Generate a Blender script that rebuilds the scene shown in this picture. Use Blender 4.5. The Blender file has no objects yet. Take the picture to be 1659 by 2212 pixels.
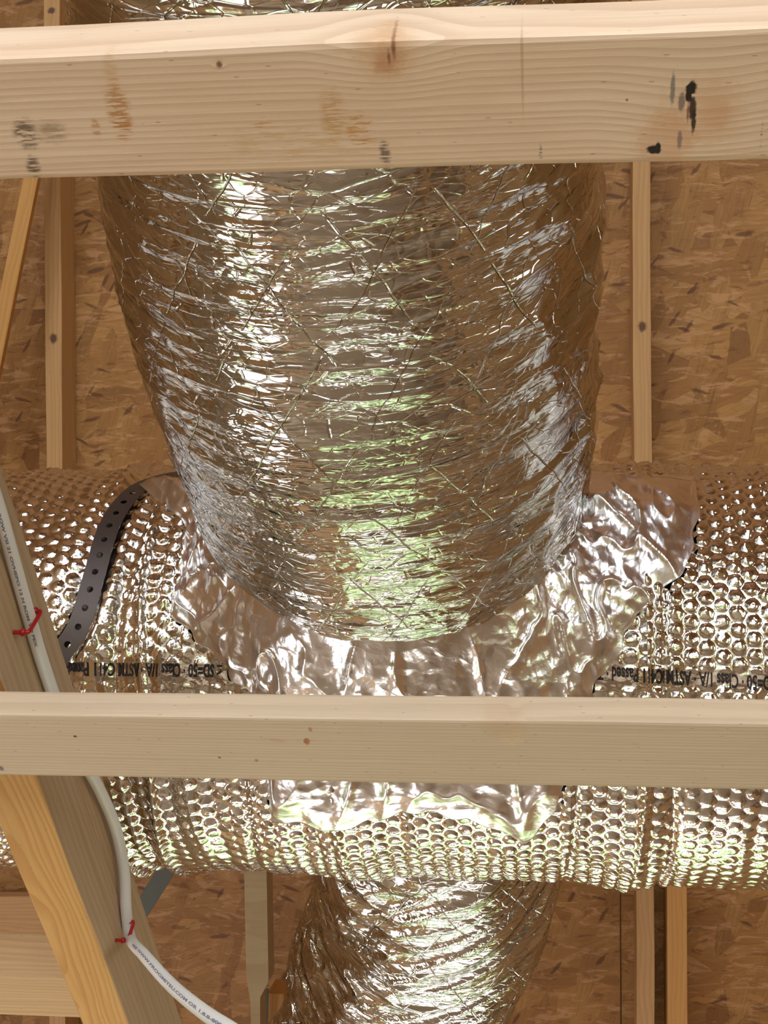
import bpy, bmesh, math, random
import numpy as np
from mathutils import Vector, Matrix

# ---------------------------------------------------------------- camera
# camera looks up at ~50 degrees; horizontals of the building follow world X
FPX = 3039.0
_X = np.array([1, .005, .119]); _X /= np.linalg.norm(_X)
_p = math.radians(50)
_u = np.array([0, math.cos(_p), -math.sin(_p)]); _Z = _u - (_u @ _X) * _X; _Z /= np.linalg.norm(_Z)
_Y = np.cross(_Z, _X)
RW = np.array([_X, _Y, _Z])
CAM = np.array([0, 0, 1.55])
scene = bpy.context.scene
cd = bpy.data.cameras.new('camera'); cd.sensor_fit = 'VERTICAL'; cd.sensor_height = 24; cd.sensor_width = 24
cd.lens = 24 * FPX / 2212; cd.clip_start = .02; cd.clip_end = 200
cam = bpy.data.objects.new('camera', cd); scene.collection.objects.link(cam)
cam.matrix_world = Matrix([list(RW[i]) + [CAM[i]] for i in range(3)] + [[0, 0, 0, 1]])
scene.camera = cam
scene.view_settings.view_transform = 'Standard'; scene.view_settings.look = 'None'
scene.view_settings.gamma = 1; scene.view_settings.use_curve_mapping = False
scene.view_settings.exposure = 1.08
scene.cycles.time_limit = 1150; scene.cycles.max_bounces = 5; scene.cycles.diffuse_bounces = 3; scene.cycles.glossy_bounces = 3; scene.cycles.caustics_reflective = True

# ---------------------------------------------------------------- world: overcast sky, trees, pale yard
world = bpy.data.worlds.new('world'); scene.world = world; world.use_nodes = True
SKY = 3.3


class NT:
    def __init__(s, tree):
        s.t = tree; tree.nodes.clear()

    def n(s, typ, **kw):
        nd = s.t.nodes.new(typ)
        for k, v in kw.items(): setattr(nd, k, v)
        return nd

    def put(s, sock, v):
        if hasattr(v, 'is_linked') or isinstance(v, bpy.types.NodeSocket): s.t.links.new(v, sock)
        elif v is not None:
            if sock.type == 'RGBA' and len(v) == 3: v = (*v, 1)
            sock.default_value = v

    def math(s, op, a, b=None, c=None, clamp=False):
        nd = s.n('ShaderNodeMath', operation=op); nd.use_clamp = clamp
        s.put(nd.inputs[0], a)
        if b is not None: s.put(nd.inputs[1], b)
        if c is not None: s.put(nd.inputs[2], c)
        return nd.outputs[0]

    def vmath(s, op, a, b=None):
        nd = s.n('ShaderNodeVectorMath', operation=op); s.put(nd.inputs[0], a)
        if b is not None: s.put(nd.inputs[1], b)
        return nd.outputs['Value'] if op in ('LENGTH', 'DISTANCE', 'DOT_PRODUCT') else nd.outputs[0]

    def mix(s, f, a, b, typ='MIX'):
        nd = s.n('ShaderNodeMix', data_type='RGBA', blend_type=typ)
        s.put(nd.inputs['Factor'], f); s.put(nd.inputs[6], a); s.put(nd.inputs[7], b)
        return nd.outputs[2]

    def sm(s, v, a, b, lo=0., hi=1.):
        nd = s.n('ShaderNodeMapRange', interpolation_type='SMOOTHSTEP'); s.put(nd.inputs[0], v)
        nd.inputs[1].default_value = a; nd.inputs[2].default_value = b
        nd.inputs[3].default_value = lo; nd.inputs[4].default_value = hi
        return nd.outputs[0]

    def mapping(s, vec, scale=(1, 1, 1), rot=(0, 0, 0), loc=(0, 0, 0)):
        nd = s.n('ShaderNodeMapping'); s.put(nd.inputs[0], vec)
        nd.inputs['Scale'].default_value = scale; nd.inputs['Rotation'].default_value = rot
        nd.inputs['Location'].default_value = loc
        return nd.outputs[0]

    def noise(s, vec, scale=1., detail=2., rough=.5, dist=0., dims='3D', out=0, typ='FBM'):
        nd = s.n('ShaderNodeTexNoise', noise_dimensions=dims); nd.noise_type = typ
        s.put(nd.inputs['Vector'], vec)
        nd.inputs['Scale'].default_value = scale; nd.inputs['Detail'].default_value = detail
        nd.inputs['Roughness'].default_value = rough; nd.inputs['Distortion'].default_value = dist
        return nd.outputs[out]

    def voro(s, vec, scale=1., feature='F1', dims='2D', out='Distance', rand=1.):
        nd = s.n('ShaderNodeTexVoronoi', voronoi_dimensions=dims, feature=feature)
        s.put(nd.inputs['Vector'], vec); nd.inputs['Scale'].default_value = scale
        nd.inputs['Randomness'].default_value = rand
        return nd.outputs[out]

    def bump(s, h, dist, strength=1., normal=None):
        nd = s.n('ShaderNodeBump'); s.put(nd.inputs['Height'], h)
        nd.inputs['Distance'].default_value = dist; nd.inputs['Strength'].default_value = strength
        if normal is not None: s.put(nd.inputs['Normal'], normal)
        return nd.outputs[0]

    def sep(s, v):
        nd = s.n('ShaderNodeSeparateXYZ'); s.put(nd.inputs[0], v); return nd.outputs

    def comb(s, x=0., y=0., z=0.):
        nd = s.n('ShaderNodeCombineXYZ')
        for i, v in enumerate((x, y, z)): s.put(nd.inputs[i], v)
        return nd.outputs[0]


def L(r, g, b):
    f = lambda c: c / 12.92 if c <= .04045 else ((c + .055) / 1.055) ** 2.4
    return (f(r / 255), f(g / 255), f(b / 255), 1)


N = NT(world.node_tree)
tc = N.n('ShaderNodeTexCoord').outputs['Generated']
x, y, z = N.sep(tc)
nz = N.noise(tc, 16, 6, .7)
nz2 = N.noise(tc, 3, 3, .5)
leaf = N.mix(N.sm(nz, .40, .60), (.02, .035, .012, 1), (.26, .36, .17, 1))
leaf = N.mix(N.sm(nz, .57, .63), leaf, (.80, 1.0, .66, 1))
sky = N.mix(N.sm(nz2, .3, .7), (.70, .86, 1.0, 1), (1.0, 1.0, 1.0, 1))
top = N.math('ADD', N.math('MULTIPLY', y, .45), N.math('MULTIPLY', N.math('SUBTRACT', nz2, .5), .35))
isveg = N.sm(N.math('SUBTRACT', top, z), 0, .03)
col = N.mix(isveg, sky, leaf)
ground = N.mix(N.sm(nz, .4, .6), (.66, .70, .74, 1), (.78, .81, .83, 1))
col = N.mix(N.sm(z, -.60, -.57), ground, col)
bg = N.n('ShaderNodeBackground'); N.put(bg.inputs[0], col); bg.inputs[1].default_value = SKY
N.t.links.new(bg.outputs[0], N.n('ShaderNodeOutputWorld').inputs[0])


# ---------------------------------------------------------------- pixel -> place helpers (for laying things out in world metres)
def ray(px, py): return RW @ np.array([(px - 829.5) / FPX, (1106 - py) / FPX, -1.])


def at(px, py, d): return CAM + ray(px, py) * d


def on(px, py, axis, val):
    r = ray(px, py); return CAM + r * ((val - CAM[axis]) / r[axis])


def proj_depth(P): return -(RW.T @ (np.asarray(P) - CAM))[2]


# ---------------------------------------------------------------- object helpers
col_ = scene.collection


def link(name, me, mat=None, parent=None, loc=None):
    o = bpy.data.objects.new(name, me); col_.objects.link(o)
    if mat is not None and me is not None: me.materials.append(mat)
    if parent is not None: o.parent = parent
    if loc is not None: o.location = loc
    return o


def tag(o, label=None, cat=None, group=None, kind=None):
    for k, v in (('label', label), ('category', cat), ('group', group), ('kind', kind)):
        if v: o[k] = v
    return o


def empty(name, loc, label, cat, group=None):
    o = bpy.data.objects.new(name, None); col_.objects.link(o); o.location = loc; o.empty_display_size = .05
    return tag(o, label, cat, group)


def grid_mesh(name, P, UV=None, close=False, smooth=True):
    """P: (m,n,3) array -> quad grid; close joins the last column to the first"""
    m, n = P.shape[:2]
    idx = np.arange(m * n).reshape(m, n)
    if close:
        a = idx[:-1, :]; b = np.roll(idx, -1, 1)[:-1, :]; c = np.roll(idx, -1, 1)[1:, :]; d = idx[1:, :]
    else:
        a, b, c, d = idx[:-1, :-1], idx[:-1, 1:], idx[1:, 1:], idx[1:, :-1]
    F = np.stack([a.ravel(), b.ravel(), c.ravel(), d.ravel()], 1)
    me = bpy.data.meshes.new(name)
    me.vertices.add(m * n); me.vertices.foreach_set('co', P.reshape(-1).astype(np.float32))
    k = len(F); me.loops.add(k * 4); me.loops.foreach_set('vertex_index', F.ravel().astype(np.int32))
    me.polygons.add(k); me.polygons.foreach_set('loop_start', np.arange(0, k * 4, 4, dtype=np.int32))
    me.polygons.foreach_set('use_smooth', np.full(k, smooth))
    if UV is not None:
        ul = me.uv_layers.new(name='UVMap'); ul.data.foreach_set('uv', UV.reshape(-1, 2)[F.ravel()].ravel().astype(np.float32))
    me.update(); return me


def pydata(name, V, F, smooth=False):
    me = bpy.data.meshes.new(name); me.from_pydata([tuple(map(float, v)) for v in V], [], F); me.update()
    if smooth: me.polygons.foreach_set('use_smooth', [True] * len(me.polygons))
    return me


def box_mesh(name, x0, x1, y0, y1, z0, z1, bevel=.0, wob=0., seed=0):
    bm = bmesh.new(); bmesh.ops.create_cube(bm, size=1)
    for v in bm.verts:
        v.co = Vector((x0 + (v.co.x + .5) * (x1 - x0), y0 + (v.co.y + .5) * (y1 - y0), z0 + (v.co.z + .5) * (z1 - z0)))
    if bevel: bmesh.ops.bevel(bm, geom=bm.edges[:], offset=bevel, segments=2, affect='EDGES', profile=.6)
    if wob:
        L_ = x1 - x0; n = max(2, int(L_ / .05))
        for i in range(1, n):
            bmesh.ops.bisect_plane(bm, geom=bm.verts[:] + bm.edges[:] + bm.faces[:], plane_co=(x0 + L_ * i / n, 0, 0), plane_no=(1, 0, 0))
        rn = random.Random(seed); ph = [rn.uniform(0, 6.28) for _ in range(8)]
        for v in bm.verts:
            X = v.co.x; s1 = 1 if v.co.y > (y0 + y1) / 2 else 2
            v.co.y += wob * (math.sin(X * 7 + ph[s1]) + .5 * math.sin(X * 19 + ph[s1 + 2]))
            v.co.z += wob * .6 * math.sin(X * 5 + ph[5])
    me = bpy.data.meshes.new(name); bm.to_mesh(me); bm.free()
    if bevel: me.polygons.foreach_set('use_smooth', [len(p.vertices) >= 3 and p.area < .0 for p in me.polygons])
    return me


# ---------------------------------------------------------------- numpy noise
_rng = np.random.RandomState(7)
_tab = _rng.rand(256, 256)


def vn(x, y, seed=0):
    x = np.asarray(x) + seed * 17.37; y = np.asarray(y) + seed * 9.13
    xi = np.floor(x).astype(int); yi = np.floor(y).astype(int); fx = x - xi; fy = y - yi
    fx = fx * fx * (3 - 2 * fx); fy = fy * fy * (3 - 2 * fy)
    g = lambda a, b: _tab[a % 256, b % 256]
    return (g(xi, yi) * (1 - fx) + g(xi + 1, yi) * fx) * (1 - fy) + (g(xi, yi + 1) * (1 - fx) + g(xi + 1, yi + 1) * fx) * fy


def ridged(x, y, seed=0): return 1 - np.abs(2 * vn(x, y, seed) - 1) * 1.0


def facets(x, y, seed=0):
    """folded-sheet height: random tilted planes per voronoi cell, creases between"""
    xi = np.floor(x).astype(int); yi = np.floor(y).astype(int)
    best = np.full(x.shape, -9.); 
    for dx in (-1, 0, 1):
        for dy in (-1, 0, 1):
            a = xi + dx; b = yi + dy
            r1 = _tab[(a + seed * 31) % 256, b % 256]; r2 = _tab[(a + 57 + seed * 31) % 256, (b + 91) % 256]
            h = -np.hypot(x - (a + r1), y - (b + r2))
            best = np.maximum(best, h)
    return -best


# ---------------------------------------------------------------- materials
def principled(N, **kw):
    b = N.n('ShaderNodeBsdfPrincipled')
    for k, v in kw.items():
        N.put(b.inputs[k], v)
    o = N.n('ShaderNodeOutputMaterial'); N.t.links.new(b.outputs[0], o.inputs[0])
    return b


def new_mat(name):
    m = bpy.data.materials.new(name); m.use_nodes = True
    return m, NT(m.node_tree)


def wood(name, base, ring, seed=0, pith=(.02, .09), period=.006, contrast=.5, knots=(), rough=.62, warp=.006, streak=.5, pink=0.):
    """knots: (centre xyz, radii xyz, colour, strength, softness, fibre) in local metres"""
    m, N = new_mat(name)
    P = N.n('ShaderNodeTexCoord').outputs['Object']
    x, y, z = N.sep(P)
    w1 = N.noise(N.mapping(P, (2.2, 9, 9), loc=(seed * 3.1, seed, 0)), 1, 3, .5)
    w2 = N.noise(N.mapping(P, (7, 30, 30), loc=(seed, seed * 2, 3)), 1, 2, .5)
    r = N.vmath('LENGTH', N.comb(0., N.math('SUBTRACT', y, pith[0]), N.math('SUBTRACT', z, pith[1])))
    r = N.math('ADD', r, N.math('MULTIPLY', N.math('SUBTRACT', w1, .5), warp * 5))
    r = N.math('ADD', r, N.math('MULTIPLY', N.math('SUBTRACT', w2, .5), warp * .9))
    for kn in knots:      # grain flows round each real knot
        c, rad = kn[0], kn[1]
        if len(kn) > 6 and kn[6]:
            d = N.vmath('LENGTH', N.vmath('DIVIDE', N.vmath('SUBTRACT', P, tuple(c)), (rad[0] * 2.6, rad[1] * 2.2, rad[2] * 2.2)))
            r = N.math('ADD', r, N.math('MULTIPLY', N.sm(d, 1.3, 0), kn[6]))
    ph = N.math('DIVIDE', r, period)
    ph = N.math('ADD', ph, N.math('MULTIPLY', N.noise(N.comb(N.math('MULTIPLY', r, 60)), 1, 1), 2.))
    fr = N.math('FRACT', ph)
    late = N.math('MULTIPLY', N.sm(fr, .25, .88), N.sm(fr, 1.0, .93))
    fib = N.noise(N.mapping(P, (14, 900, 900), loc=(seed, 0, 0)), 1, 3, .6)
    fib2 = N.noise(N.mapping(P, (3, 120, 120), loc=(0, seed, 0)), 1, 3, .6)
    big = N.noise(N.mapping(P, (3, 14, 14), loc=(seed, seed, 0)), 1, 3, .55)
    c = N.mix(N.math('MULTIPLY', late, contrast), base, ring)
    c = N.mix(N.math('MULTIPLY', N.sm(fib2, .45, .75), streak * .5), c, ring)
    c = N.mix(N.math('MULTIPLY', N.sm(big, .5, .8), .35), c, tuple(v * .86 for v in base[:3]) + (1,))
    if pink: c = N.mix(N.math('MULTIPLY', N.sm(big, .55, .3), pink), c, L(205, 160, 125))
    c = N.mix(N.sm(fib, .3, .7, 0, .22), c, tuple(v * .62 for v in base[:3]) + (1,))
    speck = N.voro(N.mapping(P, (40, 160, 160), loc=(seed, 0, 0)), 1, dims='3D')
    c = N.mix(N.math('MULTIPLY', N.sm(speck, .10, .05), .4), c, L(90, 60, 35))
    edge = N.noise(N.mapping(P, (60, 60, 60)), 1, 4, .65)
    fibn = N.noise(N.mapping(P, (60, 520, 520)), 1, 3, .6); edge2 = N.noise(N.mapping(P, (190, 330, 330)), 1, 3, .65)
    for kn in knots:
        cc, rad, kc, st, soft, fibre = kn[:6]
        d = N.vmath('LENGTH', N.vmath('DIVIDE', N.vmath('SUBTRACT', P, tuple(cc)), tuple(rad)))
        d = N.math('ADD', d, N.math('MULTIPLY', N.math('SUBTRACT', edge, .5), .9)); d = N.math('ADD', d, N.math('MULTIPLY', N.math('SUBTRACT', edge2, .5), 1.1))
        f = N.sm(d, 1 + soft, 1 - soft, 0, st)
        if fibre: f = N.math('MULTIPLY', f, N.sm(fibn, .56 - fibre * .16, .58 - fibre * .06))
        c = N.mix(f, c, kc)
    h = N.math('ADD', N.math('MULTIPLY', fib, .4), N.math('MULTIPLY', late, .35))
    principled(N, **{'Base Color': c, 'Roughness': rough, 'Normal': N.bump(h, .0004, .6)})
    return m


def foil(name, kind, tint=(.86, .84, .82), rough=.12):
    m, N = new_mat(name)
    uv = N.n('ShaderNodeUVMap').outputs[0]      # metres: u around, v along
    w = N.noise(uv, 14, 2, .5, out=1, dims='2D')
    wv = N.vmath('ADD', uv, N.vmath('MULTIPLY', N.vmath('SUBTRACT', w, (.5, .5, .5)), (.012, .012, 0)))
    if kind == 'flex':
        # long folds running round the duct, crushed facets, reinforcing threads
        h1 = N.noise(N.mapping(wv, (13, 115, 1)), 1, 2, .55, dims='2D')
        f1 = N.voro(N.mapping(wv, (34, 95, 1)), 1, 'F1')
        f2 = N.voro(N.mapping(wv, (95, 170, 1), rot=(0, 0, .5)), 1, 'F1')
        msk = N.sm(N.noise(uv, 9, 3, .5, dims='2D'), .35, .62)
        msk2 = N.sm(N.noise(N.mapping(uv, (1, 1, 1), loc=(5, 3, 0)), 16, 2, .5, dims='2D'), .35, .7)
        nrm = N.bump(h1, .006, .22)
        nrm = N.bump(N.math('MULTIPLY', f1, N.math('ADD', N.math('MULTIPLY', msk, .85), .08)), .0036, .6, nrm)
        nrm = N.bump(N.math('MULTIPLY', f2, msk2), .0014, .6, nrm)
        cre = N.voro(N.mapping(wv, (24, 60, 1), rot=(0, 0, .25)), 1, 'DISTANCE_TO_EDGE')
        cre2 = N.voro(N.mapping(wv, (46, 120, 1), rot=(0, 0, -.3), loc=(3, 3, 0)), 1, 'DISTANCE_TO_EDGE')
        cm = N.sm(N.noise(N.mapping(uv, (1, 1, 1), loc=(2, 8, 0)), 13, 3, .6, dims='2D'), .40, .60)
        nrm = N.bump(N.math('MULTIPLY', N.sm(cre, .05, 0), N.math('MULTIPLY', cm, cm)), .0010, .7, nrm)
        nrm = N.bump(N.math('MULTIPLY', N.sm(cre2, .08, 0), N.math('SUBTRACT', 1.0, N.math('MULTIPLY', cm, .6))), .0004, .6, nrm)
        # threads: two diagonal families and one along
        u, v, _ = N.sep(wv)
        thr = None
        for a, b, per in ((1., .62, .083), (1., -.62, .094)):
            t = N.math('ADD', N.math('MULTIPLY', u, a), N.math('MULTIPLY', v, b))
            t = N.math('ABSOLUTE', N.math('SUBTRACT', N.math('FRACT', N.math('DIVIDE', t, per)), .5))
            l = N.math('MULTIPLY', N.sm(t, .016, .0), N.sm(N.noise(N.mapping(uv, (1, 1, 1), loc=(per * 90, 0, 0)), 11, 2, .5, dims='2D'), .42, .55))
            thr = l if thr is None else N.math('MAXIMUM', thr, l)
        nrm = N.bump(thr, .0012, .9, nrm)
        base = N.mix(N.math('MULTIPLY', thr, .35), tint + (1,), (.55, .52, .46, 1))
    elif kind == 'bubble':
        h1 = N.noise(N.mapping(wv, (60, 60, 1)), 1, 3, .5, dims='2D')
        f1 = N.voro(N.mapping(wv, (120, 90, 1)), 1, 'F1')
        nrm = N.bump(h1, .0022, .5)
        nrm = N.bump(f1, .0008, .5, nrm)
        base = tint + (1,)
    else:
        h1 = N.noise(N.mapping(wv, (26, 26, 1)), 1, 4, .5, dims='2D')
        f1 = N.voro(N.mapping(wv, (42, 60, 1)), 1, 'F1')
        nrm = N.bump(h1, .006, .5)
        nrm = N.bump(f1, .0022, .6, nrm)
        base = tint + (1,)
    principled(N, **{'Base Color': base, 'Metallic': 1., 'Roughness': rough, 'Normal': nrm})
    return m


def osb(name, seed=0):
    m, N = new_mat(name)
    P = N.n('ShaderNodeTexCoord').outputs['Object']
    wn = N.noise(P, 9, 2, .5, out=1)
    W = N.vmath('ADD', P, N.vmath('MULTIPLY', N.vmath('SUBTRACT', wn, (.5, .5, .5)), (.035, .035, 0)))
    c = None; hh = None
    cols = [L(178, 129, 70), L(194, 145, 90), L(160, 108, 52), L(186, 135, 74), L(152, 102, 48)]
    for i, (ang, sx, sy, th) in enumerate(((.1, 8, 28, 0), (-.35, 9, 30, .45), (.42, 9, 30, .5), (.05, 7, 26, .45), (1.3, 11, 34, .72))):
        V = N.mapping(N.mapping(W, (1, 1, 1), rot=(0, 0, ang)), (sx, sy, 1), loc=(seed * 7 + i * 3.3, i * 5.1, 0))
        cell = N.voro(V, 1, 'F1', out='Color')
        r, g, b = N.sep(cell)
        gr = N.noise(N.mapping(N.mapping(P, (1, 1, 1), rot=(0, 0, ang)), (12, 190, 1)), 1, 4, .65)
        cc = N.mix(r, cols[i], cols[(i + 1) % 5])
        cc = N.mix(N.math('MULTIPLY', N.sm(g, .88, .9), .35), cc, L(112, 68, 30))
        cc = N.mix(N.sm(gr, .35, .75, 0, .45), cc, L(120, 76, 36))
        if c is None: c = cc; hh = r
        else:
            f = N.sm(N.math('ADD', b, N.math('MULTIPLY', gr, .3)), th, th + .12); c = N.mix(f, c, cc)
            nd = N.n('ShaderNodeMix', data_type='FLOAT'); N.put(nd.inputs[0], f); N.put(nd.inputs[2], hh); N.put(nd.inputs[3], r); hh = nd.outputs[0]
    big = N.noise(P, 4.5, 4, .6)
    c = N.mix(N.sm(big, .5, .72, 0, .4), c, L(118, 72, 32))
    pale = N.noise(N.mapping(P, (12, 44, 1), rot=(0, 0, .2)), 1, 6, .65, 1.2)
    c = N.mix(N.sm(pale, .52, .64, 0, .6), c, L(206, 154, 108))
    for q, (a_, t0) in enumerate(((.15, .56), (-.4, .60), (.7, .63))):
        dk = N.noise(N.mapping(N.mapping(P, (1, 1, 1), rot=(0, 0, a_)), (17, 62, 1), loc=(seed * 3 + q * 7, q, 0)), 1, 6, .68, .8)
        c = N.mix(N.sm(dk, t0, t0 + .09, 0, .55), c, L(104, 58, 22))
    # small dark gaps between strands
    for ang, lx, ly, lo in ((.25, 11, 52, 11), (-.35, 13, 60, 23), (1.0, 14, 60, 31)):
        V = N.mapping(N.mapping(W, (1, 1, 1), rot=(0, 0, ang)), (lx, ly, 1), loc=(lo, seed, 0))
        d = N.voro(V, 1, 'F1'); rr, _, _ = N.sep(N.voro(V, 1, 'F1', out='Color'))
        f = N.math('MULTIPLY', N.sm(N.math('ADD', d, N.math('MULTIPLY', N.math('SUBTRACT', pale, .5), .5)), .30, .14), N.sm(rr, .945, .955))
        c = N.mix(N.math('MULTIPLY', f, .7), c, L(84, 44, 16))
    principled(N, **{'Base Color': c, 'Roughness': .6, 'Normal': N.bump(hh, .0006, .6)})
    return m


def simple(name, color, rough=.5, metal=0., noise_amt=.08, nscale=30, bumpd=0.):
    m, N = new_mat(name)
    P = N.n('ShaderNodeTexCoord').outputs['Object']
    n = N.noise(P, nscale, 4, .6)
    c = N.mix(N.math('MULTIPLY', n, noise_amt * 2), color, tuple(v * .6 for v in color[:3]) + (1,))
    kw = {'Base Color': c, 'Roughness': rough, 'Metallic': metal}
    if bumpd: kw['Normal'] = N.bump(n, bumpd, .5)
    principled(N, **kw); return m


M_flex = foil('flex_foil', 'flex', (.62, .595, .56), .10)
M_bub = foil('bubble_foil', 'bubble', (.81, .79, .77), .09)
M_tape = foil('tape_foil', 'tape', (.90, .86, .85), .28)
M_osb = [osb('osb_%d' % i, i) for i in range(2)]
M_strap = simple('strap_steel', L(84, 72, 68), .42, .55, .1, 60)
M_galv = simple('galvanised_steel', L(92, 92, 84), .5, .6, .2, 40)
M_cable = simple('white_pex', L(232, 230, 226), .35, 0, .03)
M_red = simple('red_plastic', L(176, 20, 26), .3, 0, .05)
M_nail = simple('nail_steel', L(110, 80, 78), .35, .9, .05)
M_ink = simple('black_ink', L(26, 16, 16), .6, 0, .02)
M_blue = simple('grey_ink', L(120, 122, 150), .6, 0, .05)
M_floor = simple('subfloor', L(142, 120, 94), .75, 0, .25, 5, .001)
M_wall = simple('wall_board', L(172, 130, 84), .7, 0, .2, 8, .001)
M_frame = simple('frame_wood', L(190, 155, 108), .65, 0, .15, 12, .001)

# ---------------------------------------------------------------- setting: the room under the roof
XL, XR, YB, YF = -1.9, 2.6, -3.0, 2.95
SL = math.tan(math.radians(40)); RY, RZ = 1.93, 3.838      # a point of the roof underside
roofz = lambda y: RZ - SL * (y - RY)
ZT = roofz(0)
tag(link('floor', box_mesh('floor', XL, XR, YB, YF, -.05, 0), M_floor), kind='structure')


def wall_with_opening(name, axis, pos, a0, a1, z1, holes, n):
    """wall in the plane axis=pos from a0..a1, 0..z1, thickness .1 outward, rectangular openings"""
    cuts_a = sorted({a0, a1, *[h[0] for h in holes], *[h[1] for h in holes]})
    cuts_z = sorted({0, z1, *[h[2] for h in holes], *[h[3] for h in holes]})
    bm = bmesh.new(); t = .1 if pos > 0 else -.1
    for i in range(len(cuts_a) - 1):
        for j in range(len(cuts_z) - 1):
            ca = (cuts_a[i] + cuts_a[i + 1]) / 2; cz = (cuts_z[j] + cuts_z[j + 1]) / 2
            if any(h[0] < ca < h[1] and h[2] < cz < h[3] for h in holes): continue
            g = bmesh.ops.create_cube(bm, size=1)['verts']
            for v in g:
                a = cuts_a[i] if v.co.x < 0 else cuts_a[i + 1]; zz = cuts_z[j] if v.co.z < 0 else cuts_z[j + 1]
                d = pos if v.co.y < 0 else pos + t
                v.co = (a, d, zz) if axis == 1 else (d, a, zz)
    me = bpy.data.meshes.new(name); bm.to_mesh(me); bm.free()
    tag(link(name, me, M_wall), kind='structure')
    for k, h in enumerate(holes):
        fr = bmesh.new(); w = .05
        bars = [(h[0], h[0] + w, h[2], h[3]), (h[1] - w, h[1], h[2], h[3]), (h[0], h[1], h[2], h[2] + w), (h[0], h[1], h[3] - w, h[3])]
        mcount = h[4]
        for q in range(1, mcount + 1):
            xc = h[0] + (h[1] - h[0]) * q / (mcount + 1); bars.append((xc - w, xc + w, h[2], h[3]))
        for b in bars:
            g = bmesh.ops.create_cube(fr, size=1)['verts']
            for v in g:
                a = b[0] if v.co.x < 0 else b[1]; zz = b[2] if v.co.z < 0 else b[3]
                d = pos + (t * .2 if v.co.y < 0 else t * .8)
                v.co = (a, d, zz) if axis == 1 else (d, a, zz)
        me = bpy.data.meshes.new('window'); fr.to_mesh(me); fr.free()
        tag(link('window_%d' % (n + k), me, M_frame), kind='structure')


wall_with_opening('wall_front', 1, YF, XL, XR, roofz(YF), [(-.8, .8, .05, .6, 0), (-.8, .8, 1.0, 2.15, 0)], 1)
wall_with_opening('wall_back', 1, YB, XL, XR, ZT, [(-1.8, -.75, .08, 3.8, 0), (-.55, .8, .08, 3.8, 0)], 3)
wall_with_opening('wall_left', 0, XL, YB, YF, ZT + .05, [(-2.6, -.8, .6, 2.3, 0), (1.2, 2.6, .1, 1.7, 0)], 5)  # rear window added for more daylight indoors; forward one mirrored in the duct
wall_with_opening('wall_right', 0, XR, YB, YF, ZT + .05, [(-2.6, -.5, .6, 2.4, 0)], 7)  # window added toward the rear to brighten the room
tag(link('ceiling', box_mesh('ceiling', XL, XR, YB, .05, ZT + .01, ZT + .06), M_osb[0]), kind='structure')

# roof sheathing: separate panels with open joints, local x along world X, local y down the slope
roof = bpy.data.objects.new('ceiling_sloped', None); col_.objects.link(roof); tag(roof, kind='structure')
roof.location = (0, 0, ZT); ang = math.radians(40)
roof.rotation_euler = (-ang, 0, 0)
SLEN = YF / math.cos(ang) + .15
ROOF_M = Matrix.Translation((0, 0, ZT)) @ Matrix.Rotation(-ang, 4, 'X')
link('light_block_sheet', box_mesh('light_block_sheet', XL - .1, XR + .1, -.06, SLEN + .3, .0125, .02), M_wall, roof)  # unseen sheet added so sky light can't leak through the panel joints
ys = [-.05, .28, 1.50, 2.72, SLEN + .3]
for i in range(4):
    x = XL - .1 - (i % 2) * .3; k = 0
    while x < XR:
        x1 = min(x + 1.22 * (2 if i % 2 else 1.6), XR + .1)
        link('panel', box_mesh('panel', x + .0015, x1 - .0015, ys[i] + .0015, ys[i + 1] - .0015, .0, .012), M_osb[(i + k) % 2], roof)
        x = x1; k += 1

# ---------------------------------------------------------------- lumber
TAN = L(216, 186, 146); TAN_D = L(184, 146, 102)
KN = L(176, 120, 84); KN_D = L(112, 66, 42); BLK = L(28, 18, 12); STN = L(176, 112, 46)


def board(name, mat, p0, p1, w, t, up, label=None, cat='board', group=None, bevel=.003, wob=0., seed=0, parent=None):
    """board from p0 to p1 along local x; `up` fixes local z; w = size along local y, t = along local z; centred on the line"""
    p0 = Vector(p0); p1 = Vector(p1); X = (p1 - p0).normalized(); Y = Vector(up).cross(X).normalized(); Z = X.cross(Y)
    Lh = (p1 - p0).length / 2
    me = box_mesh(name, -Lh, Lh, -w / 2, w / 2, -t / 2, t / 2, bevel, wob, seed)
    o = link(name, me, mat, parent)
    o.matrix_world = Matrix.Translation((p0 + p1) / 2) @ Matrix((X, Y, Z)).transposed().to_4x4()
    if label: tag(o, label, cat, group)
    return o


# joist 1 (near): y .327-.405, z 2.37-2.424
J1 = ((-1.6, .3665, 2.397), (1.2, .3665, 2.397), .083, .054)
J2 = ((-1.6, .975, 2.385), (1.2, .975, 2.385), .087, .030)
c1 = np.array([-.2, .3665, 2.397]); c2 = np.array([-.2, .975, 2.385])


def k1(px, py, rx, ry, colr, st, soft=.3, fibre=0, flow=0, cen=c1, z=2.37):
    p = on(px, py, 2, z); d = proj_depth(p); return (tuple(p - cen), (rx * d / FPX, ry * d / FPX * 1.08, .03), colr, st, soft, fibre, flow)


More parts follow.
